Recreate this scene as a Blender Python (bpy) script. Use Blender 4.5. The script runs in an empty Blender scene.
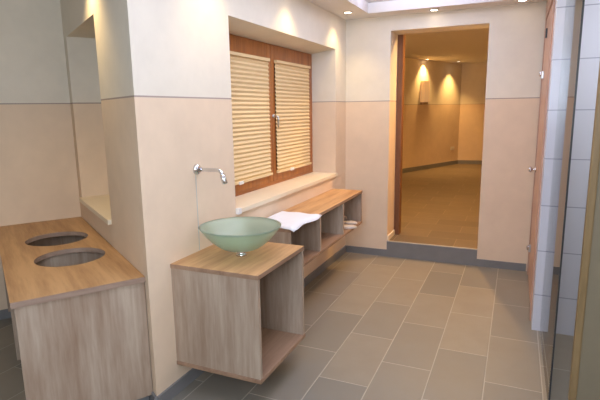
import bpy, bmesh, math, random
from mathutils import Vector, Matrix
random.seed(7)
C = bpy.context.scene.collection
SC = bpy.context.scene
PI = math.pi

# ------------------------------------------------------------------ camera
cd = bpy.data.cameras.new('camera'); cam = bpy.data.objects.new('camera', cd); C.objects.link(cam)
cd.sensor_width = 36.0; cd.lens = 486.43 / 600 * 36.0; cd.clip_start = 0.02
rt = Vector((0.9150394, 0.4030941, -0.0147650)); up = Vector((-0.0602630, 0.1728098, 0.9831099)); fw = Vector((-0.3988374, 0.8986946, -0.1824195))
cam.matrix_world = Matrix(((rt.x, up.x, -fw.x, 0), (rt.y, up.y, -fw.y, 0), (rt.z, up.z, -fw.z, 1.5), (0, 0, 0, 1)))
SC.camera = cam

# ------------------------------------------------------------------ world, light, exposure
w = bpy.data.worlds.new('world'); SC.world = w; w.use_nodes = True
w.node_tree.nodes['Background'].inputs[0].default_value = (0.35, 0.45, 0.65, 1)
w.node_tree.nodes['Background'].inputs[1].default_value = 0.3
SC.view_settings.view_transform = 'Standard'; SC.view_settings.look = 'None'
SC.view_settings.gamma = 1; SC.view_settings.use_curve_mapping = False
SC.view_settings.exposure = 0.02

def area(name, loc, target, sx, sy, power, col):
    l = bpy.data.lights.new(name, 'AREA'); l.shape = 'RECTANGLE'; l.size = sx; l.size_y = sy
    l.energy = power; l.color = col
    o = bpy.data.objects.new(name, l); C.objects.link(o); o.location = loc
    o.rotation_euler = (Vector(target) - Vector(loc)).to_track_quat('-Z', 'Y').to_euler()
    return o
COOL = (0.76, 0.84, 1.0)
WARM = (1.0, 0.72, 0.36)
area('cool_fill_front', (-0.3, -0.5, 1.75), (-1.5, 2.2, 1.0), .9, .7, 46, (.71, .83, 1.0))  # added cool fill hanging free near the camera, no window there
area('cool_fill_side', (1.5, 0.3, 1.55), (-3.0, 1.9, 1.2), 1.2, 1.2, 20, COOL)  # added cool fill from the right, towards the alcove
area('shower_fill', (0.95, 2.7, 2.2), (0.4, 3.3, 0.4), 0.6, 0.4, 12, (.86, .88, 1.0))  # added cool fill that brightens the shower tiles
area('cove_light', (-.74, 2.6, 2.375), (-.74, 2.6, 3), .8, 3.5, 52, (.64, .70, 1.0))
area('cove_light_end', (-.74, 4.22, 2.41), (-.74, 4.56, 2.405), 1.05, .04, .9, (.62, .66, 1.0))
SPOT = 17.0
FARW = (1.0, 0.57, 0.19)

# ------------------------------------------------------------------ helpers
def vbox(bm, x0, x1, y0, y1, z0, z1):
    v = [bm.verts.new(p) for p in ((x0,y0,z0),(x1,y0,z0),(x1,y1,z0),(x0,y1,z0),(x0,y0,z1),(x1,y0,z1),(x1,y1,z1),(x0,y1,z1))]
    for f in ((3,2,1,0),(4,5,6,7),(0,1,5,4),(1,2,6,5),(2,3,7,6),(3,0,4,7)): bm.faces.new([v[i] for i in f])
    return bm
def prism(bm, pts, z0, z1):
    a = [bm.verts.new((p[0], p[1], z0)) for p in pts]; b = [bm.verts.new((p[0], p[1], z1)) for p in pts]
    n = len(pts)
    bm.faces.new(a[::-1]); bm.faces.new(b)
    for i in range(n): bm.faces.new((a[i], a[(i+1)%n], b[(i+1)%n], b[i]))
    return bm
def box(*a): return vbox(bmesh.new(), *a)
def lathe(bm, prof, c, seg=48, axis='Z', closed=False):
    rings = []
    for r, h in prof:
        ring = []
        for i in range(seg):
            t = 2*PI*i/seg
            if axis == 'Z': p = (c[0]+r*math.cos(t), c[1]+r*math.sin(t), c[2]+h)
            elif axis == 'X': p = (c[0]+h, c[1]+r*math.cos(t), c[2]+r*math.sin(t))
            else: p = (c[0]+r*math.cos(t), c[1]+h, c[2]+r*math.sin(t))
            ring.append(bm.verts.new(p))
        rings.append(ring)
    n = len(rings)
    for k in range(n if closed else n-1):
        A, B = rings[k], rings[(k+1)%n]
        for i in range(seg): bm.faces.new((A[i], A[(i+1)%seg], B[(i+1)%seg], B[i]))
    if not closed:
        bm.faces.new(rings[0][::-1]); bm.faces.new(rings[-1])
    return bm
def tube(bm, pts, r, seg=16):
    pts = [Vector(p) for p in pts]; rings = []
    rr = r if isinstance(r, (list, tuple)) else [r]*len(pts)
    prev = None
    for i, p in enumerate(pts):
        t = (pts[min(i+1, len(pts)-1)] - pts[max(i-1, 0)]).normalized()
        if prev is None:
            a = Vector((0,0,1)) if abs(t.z) < 0.9 else Vector((0,1,0))
            nrm = (a - t*a.dot(t)).normalized()
        else: nrm = (prev - t*prev.dot(t)).normalized()
        prev = nrm; b = t.cross(nrm)
        rings.append([bm.verts.new(p + (nrm*math.cos(2*PI*k/seg) + b*math.sin(2*PI*k/seg))*rr[i]) for k in range(seg)])
    for k in range(len(rings)-1):
        for i in range(seg): bm.faces.new((rings[k][i], rings[k][(i+1)%seg], rings[k+1][(i+1)%seg], rings[k+1][i]))
    bm.faces.new(rings[0][::-1]); bm.faces.new(rings[-1])
    return bm
def link(name, bm, mat, parent=None, origin=None, smooth=False, bevel=0.0):
    bmesh.ops.recalc_face_normals(bm, faces=bm.faces[:])
    base = Vector((0,0,0)); q = parent; offs = Vector((0,0,0))
    while q: offs += q.location; q = q.parent
    if origin is not None: base = Vector(origin) - offs
    bmesh.ops.translate(bm, verts=bm.verts[:], vec=-(offs + base))
    me = bpy.data.meshes.new(name); bm.to_mesh(me); bm.free(); me.materials.append(mat)
    if smooth:
        for p in me.polygons: p.use_smooth = True
    o = bpy.data.objects.new(name, me); C.objects.link(o); o.location = base
    if parent: o.parent = parent
    if bevel:
        m = o.modifiers.new('bevel', 'BEVEL'); m.width = bevel; m.segments = 2; m.limit_method = 'ANGLE'; m.angle_limit = 0.7
    return o
def tag(o, label=None, cat=None, group=None, kind=None):
    if label: o['label'] = label
    if cat: o['category'] = cat
    if group: o['group'] = group
    if kind: o['kind'] = kind
    return o
def thing(name, label, cat, loc, group=None):
    o = bpy.data.objects.new(name, None); C.objects.link(o); o.location = loc; o.empty_display_size = 0.05
    return tag(o, label, cat, group)
def struct(name, bm, mat, parent=None, **k):
    o = link(name, bm, mat, parent, **k)
    if not parent: o['kind'] = 'structure'
    return o
def copy_tree(o, parent=None):
    c = o.copy(); C.objects.link(c)
    if parent: c.parent = parent
    for ch in [x for x in C.objects if x.parent == o]: copy_tree(ch, c)
    return c

# ------------------------------------------------------------------ materials
def srgb(r, g, b):
    f = lambda c: ((c/255+0.055)/1.055)**2.4 if c > 10 else c/255/12.92
    return (f(r), f(g), f(b), 1)
class N:
    def __init__(s, name):
        s.m = bpy.data.materials.new(name); s.m.use_nodes = True; s.t = s.m.node_tree
        s.b = s.t.nodes['Principled BSDF']; s.out = s.t.nodes['Material Output']
    def n(s, ty, **k):
        x = s.t.nodes.new(ty)
        for a, v in k.items(): setattr(x, a, v)
        return x
    def l(s, a, b): s.t.links.new(a, b)
    def math(s, op, a, b=None, c=None):
        x = s.n('ShaderNodeMath', operation=op)
        for i, v in enumerate((a, b, c)):
            if v is None: continue
            if isinstance(v, (int, float)): x.inputs[i].default_value = v
            else: s.l(v, x.inputs[i])
        return x.outputs[0]
    def mix(s, f, a, b):
        x = s.n('ShaderNodeMix', data_type='RGBA')
        if isinstance(f, (int, float)): x.inputs[0].default_value = f
        else: s.l(f, x.inputs[0])
        for i, v in ((6, a), (7, b)):
            if isinstance(v, tuple): x.inputs[i].default_value = v
            else: s.l(v, x.inputs[i])
        return x.outputs[2]
    def pos(s):
        g = s.n('ShaderNodeNewGeometry'); return g.outputs['Position']
    def noise(s, vec, scale, detail=3, rough=.55):
        x = s.n('ShaderNodeTexNoise'); x.inputs['Scale'].default_value = scale; x.inputs['Detail'].default_value = detail; x.inputs['Roughness'].default_value = rough
        s.l(vec, x.inputs['Vector']); return x.outputs[0]
    def bump(s, h, strength, dist=0.01):
        x = s.n('ShaderNodeBump'); x.inputs['Strength'].default_value = strength; x.inputs['Distance'].default_value = dist
        s.l(h, x.inputs['Height']); s.l(x.outputs[0], s.b.inputs['Normal'])
    def ramp(s, f, stops):
        x = s.n('ShaderNodeValToRGB'); e = x.color_ramp.elements
        e[0].position, e[0].color = stops[0]; e[1].position, e[1].color = stops[-1]
        for p, c in stops[1:-1]:
            q = e.new(p); q.color = c
        s.l(f, x.inputs[0]); return x.outputs[0]
def plain(name, col, rough=0.5, metal=0.0, var=0.06, spec=0.5):
    m = N(name); f = m.noise(m.pos(), 14)
    c2 = tuple(c*(1-var) for c in col[:3]) + (1,); c1 = tuple(min(1, c*(1+var)) for c in col[:3]) + (1,)
    m.l(m.mix(f, c2, c1), m.b.inputs['Base Color'])
    m.b.inputs['Roughness'].default_value = rough; m.b.inputs['Metallic'].default_value = metal
    m.b.inputs['Specular IOR Level'].default_value = spec
    return m.m
STRIPE = 1.572
def plaster(name, upper, lower, stripe, z=STRIPE, h=0.008):
    m = N(name); P = m.pos(); sx = m.n('ShaderNodeSeparateXYZ'); m.l(P, sx.inputs[0]); Z = sx.outputs[2]
    lo = m.math('LESS_THAN', Z, z)
    st = m.math('LESS_THAN', m.math('ABSOLUTE', m.math('SUBTRACT', Z, z)), h/2)
    cl = m.noise(P, 2.2, 5, .6); cl2 = m.noise(P, 9, 4)
    sh = m.math('ADD', m.math('MULTIPLY', cl, .7), m.math('MULTIPLY', cl2, .3))
    k = m.ramp(sh, [(0.3, (0, 0, 0, 1)), (0.7, (1, 1, 1, 1))])
    dk = lambda c: tuple(x*0.87 for x in c[:3]) + (1,)
    cu = m.mix(k, dk(upper), upper); clw = m.mix(k, dk(lower), lower)
    c = m.mix(lo, cu, clw); c = m.mix(st, c, stripe)
    m.l(c, m.b.inputs['Base Color']); m.b.inputs['Roughness'].default_value = .8; m.b.inputs['Specular IOR Level'].default_value = .25
    m.bump(m.noise(P, 60, 4), .12, .003)
    return m.m
M_wall = plaster('lime_plaster', srgb(235, 226, 207), srgb(236, 212, 183), srgb(172, 154, 142))
M_ceil = plain('ceiling_paint', srgb(232, 228, 222), .8, var=.015, spec=.2)
M_reveal = M_wall

def tiles(name, cols, grout, w, l, x0, y0, axis='Y', g=0.006, rough=.45, alt=.5):
    """running-bond stone tiles; rows run along axis"""
    m = N(name); P = m.pos(); s = m.n('ShaderNodeSeparateXYZ'); m.l(P, s.inputs[0])
    X, Y = (s.outputs[0], s.outputs[1]) if axis == 'Y' else (s.outputs[1], s.outputs[0])
    cx = m.math('DIVIDE', m.math('SUBTRACT', X, x0), w); col = m.math('FLOOR', cx); fx = m.math('SUBTRACT', cx, col)
    par = m.math('FLOORED_MODULO', col, 2.0)
    cy = m.math('ADD', m.math('DIVIDE', m.math('SUBTRACT', Y, y0), l), m.math('MULTIPLY', par, alt)); row = m.math('FLOOR', cy); fy = m.math('SUBTRACT', cy, row)
    dx = m.math('MULTIPLY', m.math('MINIMUM', fx, m.math('SUBTRACT', 1.0, fx)), w)
    dy = m.math('MULTIPLY', m.math('MINIMUM', fy, m.math('SUBTRACT', 1.0, fy)), l)
    d = m.math('MINIMUM', dx, dy); isg = m.math('LESS_THAN', d, g/2)
    cb = m.n('ShaderNodeCombineXYZ'); m.l(col, cb.inputs[0]); m.l(row, cb.inputs[1])
    wn = m.n('ShaderNodeTexWhiteNoise'); m.l(cb.outputs[0], wn.inputs['Vector'])
    base = m.mix(wn.outputs[0], cols[0], cols[1])
    nz = m.noise(P, 5, 6, .65); k = m.ramp(nz, [(0.3, (0, 0, 0, 1)), (0.7, (1, 1, 1, 1))])
    base = m.mix(m.math('MULTIPLY', k, .45), base, cols[2])
    m.l(m.mix(isg, base, grout), m.b.inputs['Base Color'])
    m.b.inputs['Roughness'].default_value = rough
    m.bump(m.math('MINIMUM', d, 0.006), .5, .4)
    return m.m
M_floor = tiles('stone_floor_tiles', (srgb(126, 122, 112), srgb(154, 143, 124), srgb(132, 121, 105)), srgb(172, 163, 146), .29, .60, -.08, 2.67)
M_floor2 = tiles('far_floor_tiles', (srgb(112, 98, 80), srgb(130, 113, 90), srgb(104, 90, 74)), srgb(146, 130, 106), .30, .60, .0, .1, axis='X')
M_plinth = plain('grey_stone_plinth', srgb(126, 125, 124), .45, var=.10)
M_white_tile = tiles('white_wall_tiles_x', (srgb(214, 218, 226), srgb(220, 223, 229), srgb(216, 219, 226)), srgb(160, 165, 176), .6, 60, .175, -30, g=.004, rough=.18)
def wall_tiles():
    m = N('white_wall_tiles'); P = m.pos(); s = m.n('ShaderNodeSeparateXYZ'); m.l(P, s.inputs[0])
    z = m.math('DIVIDE', m.math('SUBTRACT', s.outputs[2], .254), .305); x = m.math('DIVIDE', m.math('SUBTRACT', s.outputs[0], .0), .60)
    fz = m.math('ABSOLUTE', m.math('SUBTRACT', z, m.math('ROUND', z))); fx = m.math('ABSOLUTE', m.math('SUBTRACT', x, m.math('ROUND', x)))
    d = m.math('MINIMUM', m.math('MULTIPLY', fz, .305), m.math('MULTIPLY', fx, .6))
    m.l(m.mix(m.math('LESS_THAN', d, .003), srgb(218, 219, 228), srgb(168, 170, 184)), m.b.inputs['Base Color'])
    m.b.inputs['Roughness'].default_value = .2; return m.m
M_white_tile = wall_tiles()

def wood(name, light, dark, axis='Z', rotz=0.0, scale=1.0, rough=.5, streak=.5):
    m = N(name); tc = m.n('ShaderNodeNewGeometry'); mp = m.n('ShaderNodeMapping'); m.l(tc.outputs['Position'], mp.inputs['Vector'])
    mp.inputs['Rotation'].default_value = (0, 0, rotz)
    mp2 = m.n('ShaderNodeMapping'); m.l(mp.outputs[0], mp2.inputs['Vector'])
    s = {'X': (1.0, 11, 11), 'Y': (11, 1.0, 11), 'Z': (11, 11, 1.0)}[axis]
    mp2.inputs['Scale'].default_value = tuple(v*scale for v in s)
    a = m.noise(mp2.outputs[0], 1.0, 6, .65); b = m.noise(mp2.outputs[0], 5.0, 4, .6)
    f = m.math('ADD', m.math('MULTIPLY', a, .72), m.math('MULTIPLY', b, .28))
    k = m.ramp(f, [(.34, dark), (.34+.5*streak, light), (.8, tuple(min(1, c*1.12) for c in light[:3]) + (1,))])
    m.l(k, m.b.inputs['Base Color']); m.b.inputs['Roughness'].default_value = rough
    m.bump(b, .05, .002)
    return m.m
OAK_L, OAK_D = srgb(188, 170, 150), srgb(146, 120, 98)
M_oak_v = wood('oak_laminate_upright', OAK_L, OAK_D, 'Z', streak=.62)
M_oak_y = wood('oak_laminate_length', OAK_L, OAK_D, 'Y')
M_oak_x = wood('oak_laminate_cross', OAK_L, OAK_D, 'X')
OT_L, OT_D = srgb(200, 158, 110), srgb(160, 118, 76)  # same oak as the uprights, tinted orange for warm downlight on the tops
M_top_y = wood('oak_top_warm_lit_length', OT_L, OT_D, 'Y')
M_top_u = wood('oak_top_warm_lit_vanity', OT_L, OT_D, 'X', rotz=-math.radians(147.3))
M_edge = wood('brown_edge_band', srgb(166, 134, 108), srgb(136, 106, 84), 'Y')
M_edge_grey = wood('greyish_oak_edge', srgb(168, 144, 126), srgb(140, 114, 96), 'X', rotz=-math.radians(237.3))
M_pine = wood('orange_window_wood', srgb(176, 108, 50), srgb(138, 80, 34), 'Z', scale=1.6, rough=.35)
M_pine_y = wood('orange_window_wood_cross', srgb(176, 108, 50), srgb(138, 80, 34), 'Y', scale=1.6, rough=.35)
M_door = wood('reddish_door_wood', srgb(200, 162, 138), srgb(166, 124, 102), 'Z', scale=1.3, rough=.4)
M_darkwood = wood('dark_post_wood', srgb(134, 88, 52), srgb(104, 64, 36), 'Z', rough=.5)
M_amber = wood('amber_frame_wood', srgb(150, 126, 88), srgb(126, 104, 68), 'Z', rough=.4)
M_blind = plain('cream_pleated_fabric', srgb(232, 206, 158), .75, var=.03, spec=.2)
M_sill = plain('cream_sill_stone', srgb(238, 224, 196), .35, var=.03)
M_chrome = plain('chrome', (.72, .72, .74, 1), .12, 1.0, var=.02)
M_steel = plain('brushed_steel', (.6, .6, .6, 1), .3, 1.0, var=.04)
M_white = plain('white_plastic', srgb(236, 234, 230), .4, var=.01)
M_towel = plain('white_towelling', srgb(226, 226, 229), .9, var=.04, spec=.1)
M_rubber = plain('pale_slipper_rubber', srgb(214, 204, 192), .6, var=.05)
M_strap = plain('beige_slipper_strap', srgb(190, 172, 152), .6, var=.05)
M_dark = plain('dark_line', srgb(52, 56, 58), .3, var=.02)
M_shadow_line = plain('flash_shadow_grey', srgb(186, 190, 186), .6, var=.02)  # light grey for the drawn shadow line below the tap

def emit(name, col, s):
    m = N(name); m.b.inputs['Emission Color'].default_value = col; m.b.inputs['Emission Strength'].default_value = s
    m.b.inputs['Base Color'].default_value = col; return m.m
M_lamp = emit('lamp_glow', (1, .86, .66, 1), 14)
def clear(name, col=(1, 1, 1, 1), ior=1.45, rough=0.0):
    m = N(name); t = m.n('ShaderNodeBsdfTransparent'); t.inputs[0].default_value = col
    g = m.n('ShaderNodeBsdfGlossy'); g.inputs['Roughness'].default_value = rough
    f = m.n('ShaderNodeFresnel'); f.inputs[0].default_value = ior
    x = m.n('ShaderNodeMixShader'); m.l(f.outputs[0], x.inputs[0]); m.l(t.outputs[0], x.inputs[1]); m.l(g.outputs[0], x.inputs[2])
    m.l(x.outputs[0], m.out.inputs['Surface']); m.t.nodes.remove(m.b); return m.m
M_glass = clear('clear_glass', (.93, .97, .95, 1))
def frosted(name, col, trans, rough):
    m = N(name); m.b.inputs['Base Color'].default_value = col; m.b.inputs['Roughness'].default_value = rough
    m.b.inputs['Transmission Weight'].default_value = trans; m.b.inputs['IOR'].default_value = 1.45
    P = m.pos(); m.bump(m.noise(P, 400, 2), .05, .001); return m.m
M_basin = frosted('frosted_green_glass', srgb(214, 239, 221), .85, .30)
M_olive = plain('olive_satin_panel', srgb(136, 126, 104), .35, var=.05)

# ------------------------------------------------------------------ room geometry constants
XL, YB, ZC = -1.6, 4.78, 2.36
E0 = Vector((-1.6, 1.765)); ang = math.radians(147.3)
U = Vector((math.cos(ang), math.sin(ang))); NN = Vector((-U.y, U.x)) * -1     # NN points behind the niche wall
if NN.y < 0: NN = -NN
def E(u, n): p = E0 + U*u + NN*n; return (p.x, p.y)
UC = 1.775                                     # far corner of the alcove along the niche wall
Q = Vector(E(UC, 0))
def pr(name, pts, z0, z1, mat, **k): return struct(name, prism(bmesh.new(), pts, z0, z1), mat, **k)

# floor
Lf = Q - NN*4.7
fl = [(-1.6-.3, YB+.0), (XL-.5, YB), (XL-.5, 2.6), (Q.x-.2, Q.y+.35), (Q.x-.6, Q.y), (Lf.x-.4, Lf.y), (Lf.x-.4, -1.5), (2.0, -1.5), (2.0, YB)]
struct('floor', prism(bmesh.new(), fl[1:], -.12, 0), M_floor)
# ceiling with raised tray
bm = bmesh.new()
tx0, tx1, ty0, ty1 = -1.31, -.17, .5, 4.56
vbox(bm, -6.6, tx0, -1.5, 5.0, ZC, ZC+.09); vbox(bm, tx1, 2.1, -1.5, 5.0, ZC, ZC+.09)
vbox(bm, tx0, tx1, -1.5, ty0, ZC, ZC+.09); vbox(bm, tx0, tx1, ty1, 5.0, ZC, ZC+.09)
vbox(bm, -6.6, 2.1, -1.5, 5.0, ZC+.09, ZC+.2)
struct('ceiling', bm, M_ceil)
# window wall (solid wedge at the corner, below, above and beyond the window)
wy0, wy1, wz0, wz1, wd = 2.6, 4.48, .855, 2.055, .34
bm = bmesh.new()
prism(bm, [E(0, 0), (XL, wy0), (XL-wd, wy0), E(.70, .34), E(.70, 0)], 0, ZC)
vbox(bm, XL-wd, XL, wy0, wy1, 0, wz0); vbox(bm, XL-wd, XL, wy0, wy1, wz1, ZC); vbox(bm, XL-wd, XL, wy1, YB, 0, ZC)
v = [bm.verts.new(p) for y in (wy0, wy1) for p in ((XL, y, wz1), (XL-.25, y, wz1), (XL-.25, y, wz1-.036))]
for f in ((0, 1, 2), (5, 4, 3), (0, 3, 4, 1), (1, 4, 5, 2), (2, 5, 3, 0)): bm.faces.new([v[i] for i in f])
struct('wall_left', bm, M_wall)
# niche wall
bm = bmesh.new()
nz0, nz1 = .84, 2.04
prism(bm, [E(.70, 0), E(1.655, 0), E(1.655, .34), E(.70, .34)], 0, nz0)
prism(bm, [E(.70, 0), E(1.655, 0), E(1.655, .34), E(.70, .34)], nz1, ZC)
prism(bm, [E(1.655, 0), E(UC, 0), E(UC, .34), E(1.655, .34)], 0, ZC)
prism(bm, [E(.70, .245), E(1.655, .245), E(1.655, .34), E(.70, .34)], nz0, nz1)
struct('wall_niche', bm, M_wall)
# alcove wall (far left)
def L(a, b): p = Q - NN*a + U*b; return (p.x, p.y)
pr('wall_alcove', [L(-.34, 0), L(4.7, 0), L(4.7, .2), L(-.34, .2)], 0, ZC, M_wall)
pr('wall_front', [(Lf.x-.3, -1.25), (1.75, -1.25), (1.75, -1.4), (Lf.x-.3, -1.4)], 0, ZC, M_wall)
pr('wall_right', [(1.6, -1.25), (1.6, 3.47), (1.75, 3.47), (1.75, -1.25)], 0, ZC, M_wall)
# back wall with doorway
dx0, dx1, dz1, dth = -1.15, -.275, 2.225, .30
bm = bmesh.new()
vbox(bm, XL-wd, dx0, YB, YB+dth, 0, ZC); vbox(bm, dx1, .5, YB, YB+dth, 0, ZC); vbox(bm, dx0, dx1, YB, YB+dth, dz1, ZC)
struct('wall_back', bm, M_wall)
# step up into the far room
struct('trim_1', box(dx0, dx1, YB-.012, YB+.02, 0, .158), M_plinth)
struct('trim_2', box(dx0, dx1, YB-.014, YB+.012, .158, .166), plain('step_nosing', srgb(170, 166, 160), .4))
# far room
floor2 = struct('floor', box(-4.6, 2.2, YB+.02, 13.2, .02, .16), M_floor2)
struct('ceiling', box(-4.6, 2.2, YB+dth, 13.2, 2.5, 2.6), M_ceil)
fa, fb, fc = Vector((-3.08, 8.0)), Vector((-1.26, 12.25)), Vector((1.2, 12.45))
def slab(a, b, t, z0, z1):
    d = (b-a).normalized(); nn = Vector((-d.y, d.x))
    return prism(bmesh.new(), [a, b, b+nn*t, a+nn*t], z0, z1)
struct('wall_far_left', slab(fa, fb, .2, .16, 2.5), M_wall)
struct('wall_far_back', slab(fb, fc, .2, .16, 2.5), M_wall)
struct('wall_far_side', slab(Vector((-3.08, YB+dth)), fa, .2, .16, 2.5), M_wall)
struct('wall_far_right', slab(fc, Vector((1.2, YB+dth)), .2, .16, 2.5), M_wall)
def base(name, a, b, z0=0.0, h=.07, t=.012, m=M_plinth):
    a, b = Vector(a), Vector(b); d = (b-a).normalized(); nn = Vector((d.y, -d.x))
    return struct(name, prism(bmesh.new(), [a, b, b+nn*t, a+nn*t], z0, z0+h), m)
base('baseboard_far_left', fa, fb, .16, .09)
base('baseboard_far_back', fb, fc, .16, .09)
base('baseboard_left', (XL, E0.y+.0), (XL, YB), 0)
base('baseboard_back', (XL+.012, YB), (dx0, YB)); base('baseboard_back', (dx1, YB), (.155, YB))
base('baseboard_niche', Q, E(0, 0)); base('baseboard_alcove', Q-NN*4.6, Q)
# reveal skirting on the doorway's left jamb
struct('baseboard_reveal', box(dx0, dx0+.012, YB+.012, YB+dth, .16, .21), M_sill)
struct('trim_3', box(dx0-.03, dx0+.055, YB+dth, YB+dth+.10, .16, 2.5), M_darkwood)

# ------------------------------------------------------------------ tiled shower wall, glass
struct('wall_shower', box(.175, 1.6, 3.47, 3.62, 0, ZC), M_white_tile)
# door side wall (right), beyond the tiles
bm = bmesh.new()
vbox(bm, .21, .5, 3.62, YB, 0, ZC)
struct('wall_door_side', bm, M_wall)

# wooden door with frame, seen edge-on
dr = thing('door_2', None, None, (.18, 4.1, 0)); dr.name = 'door_1'; dr['kind'] = 'structure'
link('door_frame', vbox(vbox(vbox(bmesh.new(), .165, .21, 3.62, 3.70, 0, ZC), .165, .21, 4.68, 4.76, 0, ZC), .165, .21, 3.70, 4.68, 2.20, ZC), M_door, dr)
leaf = link('door_leaf', box(.172, .205, 3.705, 4.675, .01, 2.195), M_door, dr, bevel=.003)
bm = bmesh.new(); lathe(bm, [(.026, 0), (.026, -.008), (.010, -.010), (.010, -.030), (.020, -.034), (.026, -.045), (.020, -.056), (.006, -.064)], (.172, 4.585, .968), 24, 'X')
link('door_knob', bm, M_chrome, leaf, smooth=True)
for z in (.30, 1.745):
    hb = link('hinge', vbox(box(.156, .172, 4.46, 4.51, z-.030, z+.030), .152, .158, 4.46, 4.48, z-.026, z+.026), M_steel, dr, bevel=.004)
    bm = bmesh.new(); lathe(bm, [(.007, -.012), (.011, -.006), (.011, .022), (.007, .028)], (.150, 4.47, z), 16); link('hinge_pin', bm, M_chrome, dr, smooth=True)
# small dark slot at the door's top
link('dark_slot', box(.160, .172, 4.36, 4.40, 2.02, 2.09), M_dark, dr)

# shower glass, running nearly along the view
sg = thing('shower_screen', 'clear glass shower screen seen edge-on, standing against white tiled wall', 'shower screen', (.25, 3.0, 0))
pa, pb = Vector((.233, 2.55)), Vector((.229, 3.465)); d = (pb-pa).normalized(); nn = Vector((-d.y, d.x))*.004
link('glass_pane', prism(bmesh.new(), [pa-nn, pb-nn, pb+nn, pa+nn], .004, 2.15), M_glass, sg)
link('dark_edge', prism(bmesh.new(), [pa-nn*1.05-d*.004, pa-nn*1.05, pa+nn*1.05, pa+nn*1.05-d*.004], .0, 2.15), M_dark, sg)
# olive satin glass panel with amber wooden edge, near right
op = thing('shower_side_panel', 'olive grey satin panel with amber wooden edge at the right border', 'panel', (.6, 2.47, 0))
link('satin_sheet', box(.338, 1.55, 2.455, 2.467, .01, 2.2), M_olive, op)
link('edge_post', box(.305, .338, 2.445, 2.477, 0, 2.2), M_amber, op, bevel=.006)

# ------------------------------------------------------------------ window
win = thing('window_1', None, None, (XL-.26, (wy0+wy1)/2, .885)); win['kind'] = 'structure'
fx0, fx1 = XL-.30, XL-.232       # frame depth
def rect_frame(y0, y1, z0, z1, t, x0, x1, tb=None, tt=None):
    tb = tb or t; tt = tt or t; bm = bmesh.new()
    vbox(bm, x0, x1, y0, y0+t, z0, z1); vbox(bm, x0, x1, y1-t, y1, z0, z1)
    vbox(bm, x0, x1, y0+t, y1-t, z0, z0+tb); vbox(bm, x0, x1, y0+t, y1-t, z1-tt, z1)
    return bm
link('window_frame', rect_frame(wy0, wy1, .885, wz1, .06, fx0, fx1-.012, .045), M_pine_y, win)
ym = 3.59
sashes = ((wy0+.045, ym-.002), (ym+.002, wy1-.045))
for a, b in sashes:
    s = link('sash', rect_frame(a, b, .915, wz1-.045, .062, fx0+.02, fx1, .075, .115), M_pine, win, bevel=.003)
    link('pane', box(fx0+.03, fx0+.036, a+.05, b-.05, .97, wz1-.09), M_glass, s)
bm = bmesh.new(); lathe(bm, [(.016, 0), (.016, .010)], (fx1, ym+.02, 1.452), 20, 'X')
tube(bm, [(fx1+.005, ym+.02, 1.452), (fx1+.035, ym+.02, 1.452), (fx1+.045, ym+.02+.006, 1.442), (fx1+.045, ym+.025, 1.36)], [.009, .009, .010, .008], 12)
link('window_handle', bm, M_steel, win, smooth=True)
struct('trim_4', vbox(box(XL-.245, XL, wy0, wy1, .855, .885), XL, XL+.022, wy0-.0, wy1, .858, .885), M_sill)
struct('trim_7', box(XL-.002, XL+.024, wy0-.004, wy0+.03, .853, .890), M_white)
# pleated blinds, mounted on the sashes
def blind(a, b, label):
    z0, z1, n = .985, 1.895, 28
    t = thing('pleated_blind', label, 'blind', (fx1+.010, (a+b)/2, z0), 'pleated blinds on the two window sashes')
    bm = bmesh.new(); prof = []; x = fx1+.004
    for i in range(2*n+1): prof.append((x + (.010 if i % 2 else .0), z0+.012 + (z1-z0-.03)*i/(2*n)))
    rows = [[bm.verts.new((px, y, pz)) for y in (a, b)] for px, pz in prof]
    rows2 = [[bm.verts.new((px-.0015, y, pz)) for y in (a, b)] for px, pz in prof]
    for i in range(len(prof)-1):
        bm.faces.new((rows[i][0], rows[i][1], rows[i+1][1], rows[i+1][0])); bm.faces.new((rows2[i+1][0], rows2[i+1][1], rows2[i][1], rows2[i][0]))
    link('pleated_fabric', bm, M_blind, t)
    link('head_rail', box(fx1+.001, fx1+.026, a, b, z1-.018, z1+.004), M_blind, t)
    br = link('bottom_rail', box(fx1+.001, fx1+.026, a, b, z0-.006, z0+.012), M_blind, t)
    ym_ = (a+b)/2
    link('pull_tab', box(fx1+.024, fx1+.034, ym_-.03-.1, ym_+.03-.1, z0-.012, z0+.012), M_white, br, bevel=.003)
blind(sashes[0][0]+.06, 3.532, 'cream pleated blind covering the left window sash')
blind(3.648, sashes[1][1]-.075, 'cream pleated blind covering the right window sash, beside the handle')
# niche sill
bm = bmesh.new(); prism(bm, [E(.70, -.022), E(1.655, -.022), E(1.655, .245), E(.70, .245)], nz0, nz0+.03)
struct('trim_5', bm, M_sill)

# ------------------------------------------------------------------ basin cabinet (open wall-hung box)
T = .022
def edged(o):
    o.data.materials.append(M_edge)
    for p in o.data.polygons:
        if abs(p.normal.z) < .5: p.material_index = 1
cx0, cx1, cy0, cy1, cz0, cz1 = XL, -1.085, 1.935, 2.495, .160, .725
t = thing('basin_cabinet', 'oak wall-hung box cabinet, open at the front, carrying the green glass basin', 'cabinet', (-1.34, 2.215, cz0))
edged(link('top_panel', box(cx0, cx1, cy0, cy1, cz1-T, cz1), M_top_y, t))
link('side_panel', box(cx0, cx1-.004, cy0+.004, cy0+.004+T, cz0+T, cz1-T), M_oak_v, t)
link('side_panel', box(cx0, cx1-.004, cy1-.004-T, cy1-.004, cz0+T, cz1-T), M_oak_v, t)
link('bottom_panel', box(cx0, cx1, cy0, cy1, cz0, cz0+T), M_edge, t, bevel=.0015)
link('back_panel', box(cx0, cx0+.012, cy0+.004+T, cy1-.004-T, cz0+T, cz1-T), M_oak_v, t)
link('bottom_bracket', box(cx0, cx0+.02, cy0+.02, cy0+.05, cz0-.014, cz0), M_edge, t)

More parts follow.
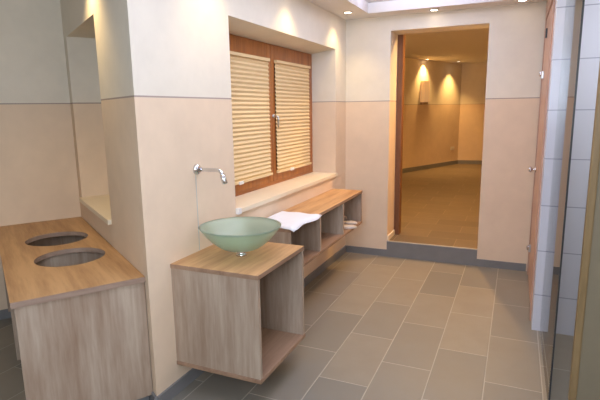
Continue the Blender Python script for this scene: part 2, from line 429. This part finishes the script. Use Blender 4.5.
# basin
bc = (-1.333, 2.205)
t = thing('glass_basin', 'round frosted green glass vessel basin standing on the oak box cabinet', 'basin', (bc[0], bc[1], cz1))
out = []; R, H, z0 = .222, .132, .034
for i in range(15):
    a = i/14; r = .035 + (R-.035)*math.sin(a*PI/2)**.95; z = z0 + H*(1-math.cos(a*PI/2))**.95
    r = .055 + (R-.055)*(a**.80); z = z0 + H*(a**1.45)
    out.append((r, z))
th = .011
inn = [(max(r-th*.75, .012), z+th) for r, z in out[:-1]] + [(R-th, z0+H+.001)]
bm = bmesh.new(); prof = [(.012, z0)] + out + inn[::-1] + [(.012, z0+th)]
lathe(bm, prof, (bc[0], bc[1], cz1), 72, closed=True)
link('glass_bowl', bm, M_basin, t, smooth=True)
bm = bmesh.new(); lathe(bm, [(.030, 0), (.030, .008), (.024, .012), (.022, .030), (.034, .034)], (bc[0], bc[1], cz1), 32); link('chrome_foot', bm, M_chrome, t, smooth=True)
bm = bmesh.new(); lathe(bm, [(.026, z0+th+.001), (.028, z0+th+.006), (.018, z0+th+.010), (.004, z0+th+.011)], (bc[0], bc[1], cz1), 32); link('drain_cap', bm, M_chrome, t, smooth=True)

# wall spout
ty, tz = 2.205, 1.186
t = thing('wall_tap', 'chrome wall-mounted spout projecting above the green glass basin', 'tap', (XL, ty, tz))
bm = bmesh.new(); lathe(bm, [(.030, 0), (.030, .006), (.024, .016), (.013, .020)], (XL, ty, tz), 32, 'X'); link('wall_flange', bm, M_chrome, t, smooth=True)
pts = [(XL+.015, ty, tz), (XL+.06, ty, tz), (XL+.135, ty, tz)]
for i in range(1, 6):
    a = i/5*PI*.45; pts.append((XL+.135+.034*math.sin(a), ty, tz-.034*(1-math.cos(a))))
sp2 = link('spout_pipe', tube(bmesh.new(), pts, .0105), M_chrome, t, smooth=True)
e = Vector(pts[-1]); dd = (Vector(pts[-1])-Vector(pts[-2])).normalized()
bm = tube(bmesh.new(), [e-dd*.004, e+dd*.002, e+dd*.042, e+dd*.046], [.012, .0155, .0155, .013]); link('nozzle', bm, M_chrome, sp2, smooth=True)
struct('flash_shadow_line', box(XL, XL+.0015, ty-.012, ty-.008, .73, tz-.03), M_shadow_line)  # thin strip drawn in place of a flash shadow line on the plaster

# ------------------------------------------------------------------ bench shelf
bx0, bx1, by0, by1, bz0, bz1 = XL, -1.298, 2.76, 4.385, .425, .742
t = thing('wall_bench', 'long oak wall-hung bench shelf with three open compartments under the window', 'shelf', (-1.45, 3.57, bz0))
edged(link('top_panel', box(bx0, bx1, by0, by1, bz1-T, bz1), M_top_y, t))
link('bottom_panel', box(bx0, bx1, by0, by1, bz0, bz0+T), M_edge, t, bevel=.0015)
for y in (by0, by0+.535, by0+1.07, by1-T):
    link('upright_panel', box(bx0, bx1-.003, y, y+T, bz0+T, bz1-T), M_oak_v, t)
link('back_panel', box(bx0, bx0+.008, by0+T, by1-T, bz0+T, bz1-T), M_oak_y, t)

# towel folded over the bench's near end
def towel():
    me_z = bz1+.002
    # corner points (x, y) on the bench; grid interpolated, edge sagging over the front
    c00, c10, c11, c01 = Vector((-1.585, 2.86)), Vector((-1.272, 2.735)), Vector((-1.255, 3.22)), Vector((-1.575, 3.20))
    nx, ny = 20, 24; bm = bmesh.new(); top = []; bot = []
    for i in range(nx+1):
        rt_, rb_ = [], []
        for j in range(ny+1):
            a, b = i/nx, j/ny
            p = c00*(1-a)*(1-b) + c10*a*(1-b) + c11*a*b + c01*(1-a)*b
            p = p + Vector((.010*math.sin(b*9+1)*a, .012*math.sin(a*7)))
            over = max(0, p.x-bx1-.004); overy = max(0, by0-.002-p.y)
            z = me_z + .003*(1+math.sin(p.x*37+p.y*11))*(.6+.4*b)
            if over > 0: z -= over*.3
            if overy > 0: z -= overy*.5
            edge = min(a, 1-a, b, 1-b); thk = .013*min(1, (edge*14+.25))
            rt_.append(bm.verts.new((p.x, p.y, z+thk))); rb_.append(bm.verts.new((p.x, p.y, z)))
        top.append(rt_); bot.append(rb_)
    for i in range(nx):
        for j in range(ny):
            bm.faces.new((top[i][j], top[i+1][j], top[i+1][j+1], top[i][j+1])); bm.faces.new((bot[i][j+1], bot[i+1][j+1], bot[i+1][j], bot[i][j]))
    for j in range(ny):
        bm.faces.new((top[0][j+1], bot[0][j+1], bot[0][j], top[0][j])); bm.faces.new((top[nx][j], bot[nx][j], bot[nx][j+1], top[nx][j+1]))
    for i in range(nx):
        bm.faces.new((top[i][0], bot[i][0], bot[i+1][0], top[i+1][0])); bm.faces.new((top[i+1][ny], bot[i+1][ny], bot[i][ny], top[i][ny]))
    return bm
tag(link('folded_towel', towel(), M_towel, origin=(-1.42, 2.95, bz1), smooth=True), 'white folded towel lying on the near end of the oak bench', 'towel')

# slippers in the far compartment
def slipper(x, y, rz, label):
    zf = bz0+T+.0015
    t = thing('slipper', label, 'slipper', (0, 0, 0), 'pale slippers in the bench')
    Lh, n = .13, 28; pts = []
    for i in range(n):
        a = 2*PI*i/n; s_ = math.sin(a); r = .046 - .008*math.cos(a*1.0+PI) - .008*(math.cos(2*a))
        pts.append((r*s_, -Lh*math.cos(a)))
    bm = prism(bmesh.new(), pts, 0, .018); link('sole', bm, M_rubber, t, bevel=.004)
    bm = bmesh.new(); rows = []
    for k in range(9):
        a = PI*k/8
        rows.append([bm.verts.new((.047*math.cos(a), yy, .016 + hh*math.sin(a))) for yy, hh in ((-.01, .052), (.045, .045), (.085, .030))]
                    + [bm.verts.new((.042*math.cos(a), yy, .014 + (hh-.005)*math.sin(a))) for yy, hh in ((.085, .030), (.045, .045), (-.01, .052))])
    for k in range(8):
        for q in range(6): bm.faces.new((rows[k][q], rows[k][(q+1)%6], rows[k+1][(q+1)%6], rows[k+1][q]))
    bm.faces.new(rows[0][::-1]); bm.faces.new(rows[-1])
    link('strap', bm, M_strap, t, smooth=True)
    t.location = (x, y, zf); t.rotation_euler.z = rz
slipper(-1.385, 4.06, PI*.5+.2, 'pale slipper nearest the open front of the bench, left of its pair')
slipper(-1.43, 4.24, PI*.5-.1, 'pale slipper beside the end panel of the bench, right of its pair')

# ------------------------------------------------------------------ vanity with two cut-outs
zt = .70; g = thing('vanity_unit', 'large oak vanity counter with two round basin cut-outs in the left alcove', 'vanity', (E(.9, -.29)[0], E(.9, -.29)[1], 0))
def holed_top():
    cu = bpy.data.curves.new('tmp', 'CURVE'); cu.dimensions = '2D'; cu.fill_mode = 'BOTH'; cu.extrude = .0135
    def sp(pts):
        s = cu.splines.new('POLY'); s.points.add(len(pts)-1); s.use_cyclic_u = True
        for i, p in enumerate(pts): s.points[i].co = (p[0], p[1], 0, 1)
    sp([(.042, -.002), (UC-.002, -.002), (UC-.002, -.58), (.042, -.58)])
    for u0, n0 in ((.639, -.25), (1.134, -.254)):
        sp([(u0+.184*math.cos(2*PI*i/64), n0+.184*math.sin(2*PI*i/64)) for i in range(64)])
    co = bpy.data.objects.new('tmp', cu); C.objects.link(co)
    dg = bpy.context.evaluated_depsgraph_get(); me = bpy.data.meshes.new_from_object(co.evaluated_get(dg))
    bm = bmesh.new(); bm.from_mesh(me); bpy.data.objects.remove(co); bpy.data.curves.remove(cu); bpy.data.meshes.remove(me)
    bmesh.ops.remove_doubles(bm, verts=bm.verts[:], dist=1e-5)
    for v in bm.verts:
        x, y = E(v.co.x, v.co.y); v.co = (x, y, v.co.z + zt - .0135)
    return bm
ct = link('counter_top', holed_top(), M_top_u, g); ct.data.materials.append(M_edge_grey)
for p in ct.data.polygons:
    if abs(p.normal.z) < .5: p.material_index = 1
    p.use_smooth = False
vz = .055
for a in (.056, .875, UC-.03):
    link('end_panel', prism(bmesh.new(), [E(a, -.004), E(a+T, -.004), E(a+T, -.566), E(a, -.566)], vz, zt-.027), M_oak_v, g)
link('base_panel', prism(bmesh.new(), [E(.056+T, -.004), E(UC-.03, -.004), E(UC-.03, -.52), E(.056+T, -.52)], vz+.0, vz+.022), M_oak_x, g)
link('plinth_rail', prism(bmesh.new(), [E(.10, -.014), E(UC-.03, -.014), E(UC-.03, -.45), E(.10, -.45)], 0, vz), M_plinth, g)

# ------------------------------------------------------------------ lamps
def downlight(x, y, z, label, group, power=SPOT, size=math.radians(110), col=WARM, aim=None):
    t = thing('downlight', label, 'downlight', (x, y, z), group)
    bm = bmesh.new(); lathe(bm, [(.030, 0), (.044, 0), (.044, -.004), (.036, -.006), (.030, -.004)], (x, y, z), 32, closed=True)
    link('trim_ring', bm, M_steel, t, smooth=True)
    bm = bmesh.new(); lathe(bm, [(.030, -.0005), (.030, -.003)], (x, y, z), 24); link('lamp_lens', bm, M_lamp, t)
    l = bpy.data.lights.new('spot', 'SPOT'); l.energy = power; l.color = col; l.spot_size = size; l.spot_blend = 1.0; l.shadow_soft_size = .03
    o = bpy.data.objects.new('spot_light', l); C.objects.link(o); o.parent = t; o.location = (0, 0, -.02)
    if aim: o.rotation_euler = (Vector(aim)-Vector((x, y, z))).to_track_quat('-Z', 'Y').to_euler()
G1 = 'recessed ceiling downlights of the washroom'
downlight(-1.46, 4.42, ZC, 'recessed downlight in the ceiling corner above the bench end', G1)
downlight(-.74, 4.68, ZC, 'recessed downlight in the ceiling directly above the doorway', G1, 14, math.radians(110), WARM, (-.74, 4.15, 0))
downlight(-.02, 4.62, ZC, 'recessed downlight in the ceiling right of the doorway, at top edge', G1, 9, math.radians(80), WARM, (-.1, 3.9, 0))
downlight(-1.46, 3.40, ZC, 'recessed ceiling downlight above the middle of the window recess', G1, 14)
downlight(-1.46, 2.38, ZC, 'recessed ceiling downlight above the wall-mounted tap', G1, 11)
downlight(-.02, 3.4, ZC, 'recessed ceiling downlight near the glass shower screen', G1, 8)
downlight(-.02, 2.2, ZC, 'recessed ceiling downlight nearest the camera', G1, 7)
a = E(.70, -.14); downlight(a[0], a[1], ZC, 'recessed ceiling downlight above the alcove niche', G1, 26)
G2 = 'recessed ceiling downlights of the far room'
downlight(-1.80, 10.75, 2.5, 'left of the two ceiling downlights seen through the doorway', G2, 125, math.radians(90), FARW)
downlight(-1.27, 11.66, 2.5, 'right of the two ceiling downlights seen through the doorway', G2, 125, math.radians(90), FARW)
for x, y, q in ((-.45, 5.4, 'just behind the doorway lintel'), (.75, 8.6, 'to the right, out of sight'), (-2.5, 6.6, 'to the left, out of sight')):
    downlight(x, y, 2.5, 'recessed ceiling downlight of the far room, ' + q, G2, 150, math.radians(168), FARW)

# wall sconce and socket in the far room
d = (fb-fa).normalized(); nn = Vector((d.y, -d.x))
def on_far(s, zc, hw, hh, th_):
    p = fa + d*s; return prism(bmesh.new(), [p-d*hw, p+d*hw, p+d*hw+nn*th_, p-d*hw+nn*th_], zc-hh, zc+hh)
s0 = 3.05
p = fa+d*s0
t = thing('wall_sconce', 'tall box-shaped wall lamp on the far wall beyond the doorway', 'wall lamp', (p.x, p.y, 1.58))
link('shade', on_far(s0, 1.84, .10, .22, .09), emit('lit_sconce_shade', (.9, .6, .28, 1), .28), t)
link('bracket', on_far(s0, 1.60, .09, .02, .07), M_edge, t)
p = fb + (fc-fb).normalized()*.12
t = thing('wall_socket', 'small white socket plate low on the far room wall', 'socket', (fa.x+d.x*4.35, fa.y+d.y*4.35, .55))
sp_ = link('plate', on_far(4.35, .55, .07, .035, .01), M_white, t)
link('insert', on_far(4.35, .55, .05, .022, .013), M_sill, sp_)
